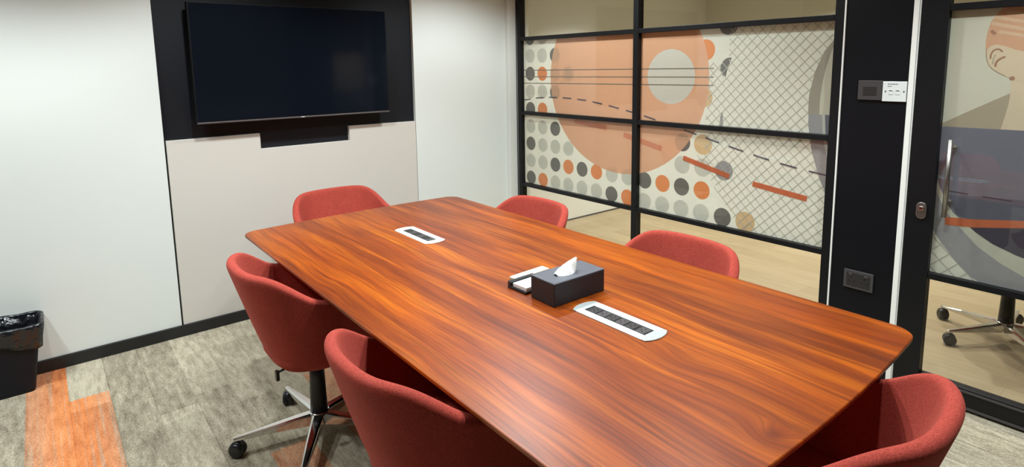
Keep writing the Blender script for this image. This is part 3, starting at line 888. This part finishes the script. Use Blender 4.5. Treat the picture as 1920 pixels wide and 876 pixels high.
# ------------------------------------------------------------------ chairs
def smooth(a, b_, t):
    t = max(0, min(1, (t-a)/(b_-a))); return t*t*(3-2*t)
def rim_z(y):
    if y < 0: return .802-.112*smooth(-.275, -.04, y)
    return 0.690-.012*smooth(0, .03, y)-.20*smooth(.0, .20, y)
def plan(ph, W, B, F):
    """ph in [-1,1]; returns (x, y) of the tub outline; the back is at -y"""
    s = 1 if ph >= 0 else -1; a = abs(ph)
    if a <= .62:
        th = a/.62*PI/2
        return (s*W*math.sin(th)**.80, -B*math.cos(th)**.80)
    f = (a-.62)/.38
    return (s*W*(1-.05*f*f), F*f)
def make_chair(name, label, cat, group):
    t = thing(name, label, cat, (0, 0, 0), 0, group)
    # tub shell
    bm = bmesh.new()
    nphi = 52
    rowsT = [(-.10, .384, .55), (-.05, .386, .80), (0.0, .392, .93)]
    vs = []
    NV = 12
    for i in range(nphi+1):
        ph = -1+2*i/nphi
        col = []
        for (tt_, z, sc) in rowsT:
            x, y = plan(ph, .228, .178, .190); col.append((x*sc, y*sc, z))
        _, ytop = plan(ph, .305, .308, .215)
        zr = rim_z(ytop)
        for j in range(1, NV+1):
            v = j/NV
            e = v**.82
            W = .228+(.303-.228)*e; B = .178+(.306-.178)*(.55*v+.45*e); F = .190+(.215-.190)*v
            x, y = plan(ph, W, B, F)
            z = .40+(zr-.40)*v
            col.append((x, y, z))
        vs.append([bm.verts.new(p) for p in col])
    for i in range(nphi):
        for j in range(len(vs[0])-1):
            f = bm.faces.new((vs[i][j], vs[i][j+1], vs[i+1][j+1], vs[i+1][j])); f.smooth = True
    bmesh.ops.recalc_face_normals(bm, faces=bm.faces)
    # make normals point outward
    bm.faces.ensure_lookup_table()
    fm = bm.faces[(nphi//2)*(len(vs[0])-1)+8]
    if fm.normal.y > 0: bmesh.ops.reverse_faces(bm, faces=bm.faces)
    rim = [Vector(c[-1].co) for c in vs]
    sh = obj('tub_shell', bm, M_fabric, t, recalc=False)
    md = sh.modifiers.new('Solid', 'SOLIDIFY'); md.thickness = .040; md.offset = -1; md.use_even_offset = False
    md = sh.modifiers.new('Sub', 'SUBSURF'); md.levels = 2; md.render_levels = 2
    # seat pad
    bm = bmesh.new()
    prof = [(.80, .388), (.93, .394), (1.0, .410), (1.02, .440), (1.0, .462), (.93, .474), (.6, .480), (.2, .480)]
    rings = []
    for sc, z in prof:
        ring = []
        for k in range(48):
            a = 2*PI*k/48; c, s = math.cos(a), math.sin(a)
            ex = .62
            x = .212*math.copysign(abs(c)**ex, c)*sc; y = .02+.205*math.copysign(abs(s)**ex, s)*sc
            ring.append(bm.verts.new((x, y, z)))
        rings.append(ring)
    for a, b_ in zip(rings, rings[1:]):
        for k in range(48):
            f = bm.faces.new((a[k], a[(k+1) % 48], b_[(k+1) % 48], b_[k])); f.smooth = True
    bm.faces.new(list(reversed(rings[0]))); bm.faces.new(rings[-1])
    obj('seat', bm, M_fabric, t)
    # tilt mechanism + lever
    bm = bmesh.new(); add_box(bm, -.055, .055, -.10, .11, .350, .389); add_lathe(bm, [(.024, 0), (.024, .05)], 16, (.0, .11, .366), axis='y')
    me_ = obj('seat_mechanism', bm, M_plastic, t, .006)
    bm = bmesh.new(); add_tube(bm, [(.03, -.06, .366), (.055, -.13, .372), (.065, -.172, .370)], .005, 8)
    add_box(bm, .056, .076, -.184, -.172, .338, .376)
    obj('lever', bm, M_plastic, me_)
    # column
    bm = bmesh.new(); add_lathe(bm, [(.036, .112), (.034, .16), (.031, .26), (.029, .352)], 24); obj('gas_column', bm, M_plastic, t)
    bm = bmesh.new(); add_lathe(bm, [(.030, .062), (.040, .068), (.043, .085), (.043, .108), (.038, .114)], 28); obj('hub', bm, M_chrome, t)
    for k in range(5):
        a = chair_leg_angle+k*2*PI/5
        ca, sa = math.cos(a), math.sin(a)
        def P(r, s, z): return (r*ca-s*sa, r*sa+s*ca, z)
        bm = bmesh.new()
        secs = [(.036, .024, .060, .111), (.12, .021, .066, .104), (.22, .017, .069, .094), (.30, .013, .070, .086), (.335, .011, .0695, .083)]
        rg = []
        for r, w, z0, z1 in secs:
            rg.append([bm.verts.new(P(r, -w, z0)), bm.verts.new(P(r, w, z0)), bm.verts.new(P(r, w*1.0, z1-.006)), bm.verts.new(P(r, w*.55, z1)), bm.verts.new(P(r, -w*.55, z1)), bm.verts.new(P(r, -w, z1-.006))])
        for p, q in zip(rg, rg[1:]):
            for m_ in range(6): bm.faces.new((p[m_], p[(m_+1) % 6], q[(m_+1) % 6], q[m_]))
        bm.faces.new(list(reversed(rg[0]))); bm.faces.new(rg[-1])
        lg = obj('leg', bm, M_chrome, t, .002)
        # caster: hooded twin wheel
        bm = bmesh.new()
        ct = Vector(P(.322, 0, .0305)); ax = Vector((math.cos(a+1.0), math.sin(a+1.0), 0))
        for sd in (-1, 1):
            p0 = ct+ax*sd*.004; p1 = ct+ax*sd*.024
            add_tube(bm, [p0, ct+ax*sd*.008, ct+ax*sd*.019, p1], [.027, .0305, .0305, .022], 20)
        # hood
        side = ax.cross(Vector((0, 0, 1)))
        add_tube(bm, [ct+ax*-.015+Vector((0, 0, .008)), ct+ax*.015+Vector((0, 0, .008))], [.027, .027], 16)
        add_tube(bm, [ct+Vector((0, 0, .02)), ct+Vector((0, 0, .044))], .008, 10)
        obj('caster', bm, M_plastic, lg)
    return t
chair_leg_angle = math.radians(167-(-90))
def copy_tree(o, parent=None):
    c = o.copy(); COL.objects.link(c)
    if parent: c.parent = parent
    for k in list(o.children): copy_tree(k, c)
    return c
# chair local frame faces +y ; (x, y, facing in degrees from +y, label)
GRP = 'red tub chairs around the meeting table'
chairs = [
 (.808, 2.355, -90, 'red fabric tub chair with its chrome star base in view, left of the table'),
 (.830, 1.390, -90, 'red tub chair at the table nearest the camera on its left long side'),
 (1.372, 3.275, 180, 'red tub chair at the far end of the table, before the television wall'),
 (1.885, 2.41, 90, 'red tub chair across the table near the corner of the glass wall'),
 (1.875, 1.44, 90, 'red tub chair across the table behind the tissue box, nearer the black pier'),
 (1.40, .612, 3, 'red tub chair at the near end of the table, beside the door'),
]
c0 = make_chair('tub_chair', chairs[0][3], 'chair', GRP)
kids = True
for i, (x, y, a, lab) in enumerate(chairs):
    c = c0 if i == 0 else copy_tree(c0)
    c.location = (x, y, 0); c.rotation_euler.z = math.radians(a); c['label'] = lab; c['group'] = GRP

# chair in the corridor: same kind of base, its seat hidden by the film
bc = thing('office_chair', 'chair on a chrome star base in the corridor, seen below the film of the door', 'chair', (4.36, .80, 0), 0)
src = {k.name.split('.')[0]: k for k in c0.children}
def cp(o, par, mat=None):
    c = o.copy(); COL.objects.link(c); c.parent = par
    for k in list(o.children): cp(k, c)
    return c
for k in list(c0.children):
    cp(k, bc)
bc.rotation_euler.z = math.radians(33)
bc.location = (4.03, .73, 0)

# ------------------------------------------------------------------ waste bin
bn = thing('waste_bin', 'black plastic waste bin by the white wall, left edge of the room', 'bin', (-.285, 3.688, 0))
bm = bmesh.new()
rings = []
for (hw, hd, z, r) in ((.140, .083, 0, .02), (.143, .085, .01, .02), (.196, .104, .325, .024), (.200, .108, .328, .024), (.200, .108, .338, .024)):
    rings.append([bm.verts.new((x, y, z)) for x, y in round_rect(-hw, hw, -hd, hd, r, 5)[:]])
for (hw, hd, z, r) in ((.186, .101, .338, .022), (.135, .078, .02, .02)):
    rings.append([bm.verts.new((x, y, z)) for x, y in round_rect(-hw, hw, -hd, hd, r, 5)[:]])
mn = min(len(r_) for r_ in rings)
ok = all(len(r_) == mn for r_ in rings)
if not ok:
    bm.free(); bm = bmesh.new(); rings = []
    def rr2(hw, hd, z, r, n=6):
        pts = []
        for cx, cy, a in ((hw-r, hd-r, 0), (-hw+r, hd-r, PI/2), (-hw+r, -hd+r, PI), (hw-r, -hd+r, 1.5*PI)):
            for i in range(n+1):
                t_ = a+PI/2*i/n; pts.append(bm.verts.new((cx+r*math.cos(t_), cy+r*math.sin(t_), z)))
        return pts
    for q in ((.140, .083, 0, .02), (.143, .085, .01, .02), (.188, .104, .325, .024), (.200, .108, .328, .024), (.200, .108, .338, .024), (.190, .099, .338, .022), (.135, .078, .02, .02)):
        rings.append(rr2(*q))
nn = len(rings[0])
for a, b_ in zip(rings, rings[1:]):
    for i in range(nn): bm.faces.new((a[i], a[(i+1) % nn], b_[(i+1) % nn], b_[i]))
bm.faces.new(list(reversed(rings[0]))); bm.faces.new(rings[-1])
obj('bin_body', bm, M_bin, bn)
# liner: crumpled bag folded over the rim and hanging inside
bm = bmesh.new()
def outline(hw, hd, r, m=120):
    per = []
    for cx, cy, a in ((hw-r, hd-r, 0), (-hw+r, hd-r, PI/2), (-hw+r, -hd+r, PI), (hw-r, -hd+r, 1.5*PI)):
        for i in range(9):
            t_ = a+PI/2*i/8; per.append(Vector((cx+r*math.cos(t_), cy+r*math.sin(t_), 0)))
    L_ = [0]
    for i in range(len(per)): L_.append(L_[-1]+(per[(i+1) % len(per)]-per[i]).length)
    out_ = []
    for k in range(m):
        d = L_[-1]*k/m
        for i in range(len(per)):
            if L_[i] <= d < L_[i+1]:
                f = (d-L_[i])/(L_[i+1]-L_[i]); out_.append(per[i].lerp(per[(i+1) % len(per)], f)); break
    return out_
secs = [(.188, .1045, .238, .5), (.192, .107, .27, .35), (.200, .110, .31, .2), (.2035, .1130, .336, .15), (.201, .111, .344, .25), (.194, .104, .341, .25), (.184, .094, .29, 1.0), (.168, .082, .18, 1.6)]
rg = []
random.seed(3)
phs = [random.uniform(0, 6.28) for _ in range(8)]
for si, (hw, hd, z, am) in enumerate(secs):
    o_ = outline(hw, hd, .03)
    row = []
    for k, p in enumerate(o_):
        w_ = math.sin(k*.42+phs[0])+.7*math.sin(k*.95+phs[1]+si*.4)+.5*math.sin(k*1.7+phs[2]-si*.7)
        n_ = Vector((p.x/hw, p.y/hd, 0)).normalized()
        dz = .003*math.sin(k*.21+phs[3])+.002*math.sin(k*.6+si)
        if si == 0: dz += .018*math.sin(k*.16+1)
        q = p+n_*(abs(w_)*.0022 if si < 4 else -abs(w_)*.007*am)
        if q.y > .1125: q.y = .1125
        row.append(bm.verts.new((q.x, q.y, z+dz)))
    rg.append(row)
for a, b_ in zip(rg, rg[1:]):
    m_ = len(a)
    for i in range(m_):
        f = bm.faces.new((a[i], a[(i+1) % m_], b_[(i+1) % m_], b_[i])); f.smooth = True
bl = obj('bin_liner', bm, M_bag, bn)
bl['label'] = 'shiny black bag folded over the rim'
md = bl.modifiers.new('Solid', 'SOLIDIFY'); md.thickness = .0008; md.offset = 0

# ------------------------------------------------------------------ lights
def spot(x, y, z, e, ang, blend, col=(1, .95, .86), rad=.05, tx=None):
    l = bpy.data.lights.new('downlight', 'SPOT'); l.energy = e; l.spot_size = math.radians(ang); l.spot_blend = blend
    l.color = col; l.shadow_soft_size = rad
    o = bpy.data.objects.new('downlight', l); COL.objects.link(o); o.location = (x, y, z)
    if tx: o.rotation_euler = (Vector(tx)-Vector((x, y, z))).to_track_quat('-Z', 'Y').to_euler()
    return o
Zl = ZC-.02
CW = (.87, .96, 1)
for x, y, e in ((-.8, 2.7, 66), (.8, 2.8, 75), (2.3, 2.8, 84)):
    spot(x, y, Zl, e, 132, .5, CW)
for x, y, e in ((-.15, 2.85, 44), (-.7, 1.9, 26), (1.35, 2.0, 84), (2.5, 1.7, 46), (1.5, .7, 52), (2.3, .2, 95)):
    spot(x, y, Zl, e, 125, .6, CW)
CWm = (1, .965, .90)
for x, y, e in ((4.1, 3.2, 125), (4.3, 1.9, 80), (4.8, 1.25, 75), (4.2, -.8, 60), (5.5, 2.6, 130)):
    spot(x, y, Zl, e, 112, .5, CWm)

w = bpy.data.worlds.new('World'); scene.world = w; w.use_nodes = True
w.node_tree.nodes['Background'].inputs[0].default_value = (.9, .95, 1, 1)
w.node_tree.nodes['Background'].inputs[1].default_value = .05

# ------------------------------------------------------------------ camera (solved from the photograph's vanishing points)
R_ = ((0.7801450434078432, -0.6254080370678785, -0.015443393962389494), (-0.09955071602535687, -0.09973441481502977, -0.9900215661491131), (0.6176272064805868, 0.7738978186249181, -0.14006712727324747))
right, down, fwd = (Vector(r) for r in R_)
cd_ = bpy.data.cameras.new('camera'); cam = bpy.data.objects.new('camera', cd_); COL.objects.link(cam)
mt = Matrix((right, -down, -fwd)).transposed().to_4x4(); mt.translation = (0, 0, 1.55)
cam.matrix_world = mt
cd_.sensor_width = 36; cd_.lens = 1111.875*36/1920
cd_.shift_x = -(960.235-960)/1920; cd_.shift_y = -(438-279.4)/1920
cd_.clip_start = .02
scene.camera = cam
scene.view_settings.view_transform = 'Standard'; scene.view_settings.look = 'None'
scene.view_settings.exposure = 0.56; scene.view_settings.gamma = 1
scene.view_settings.use_curve_mapping = False
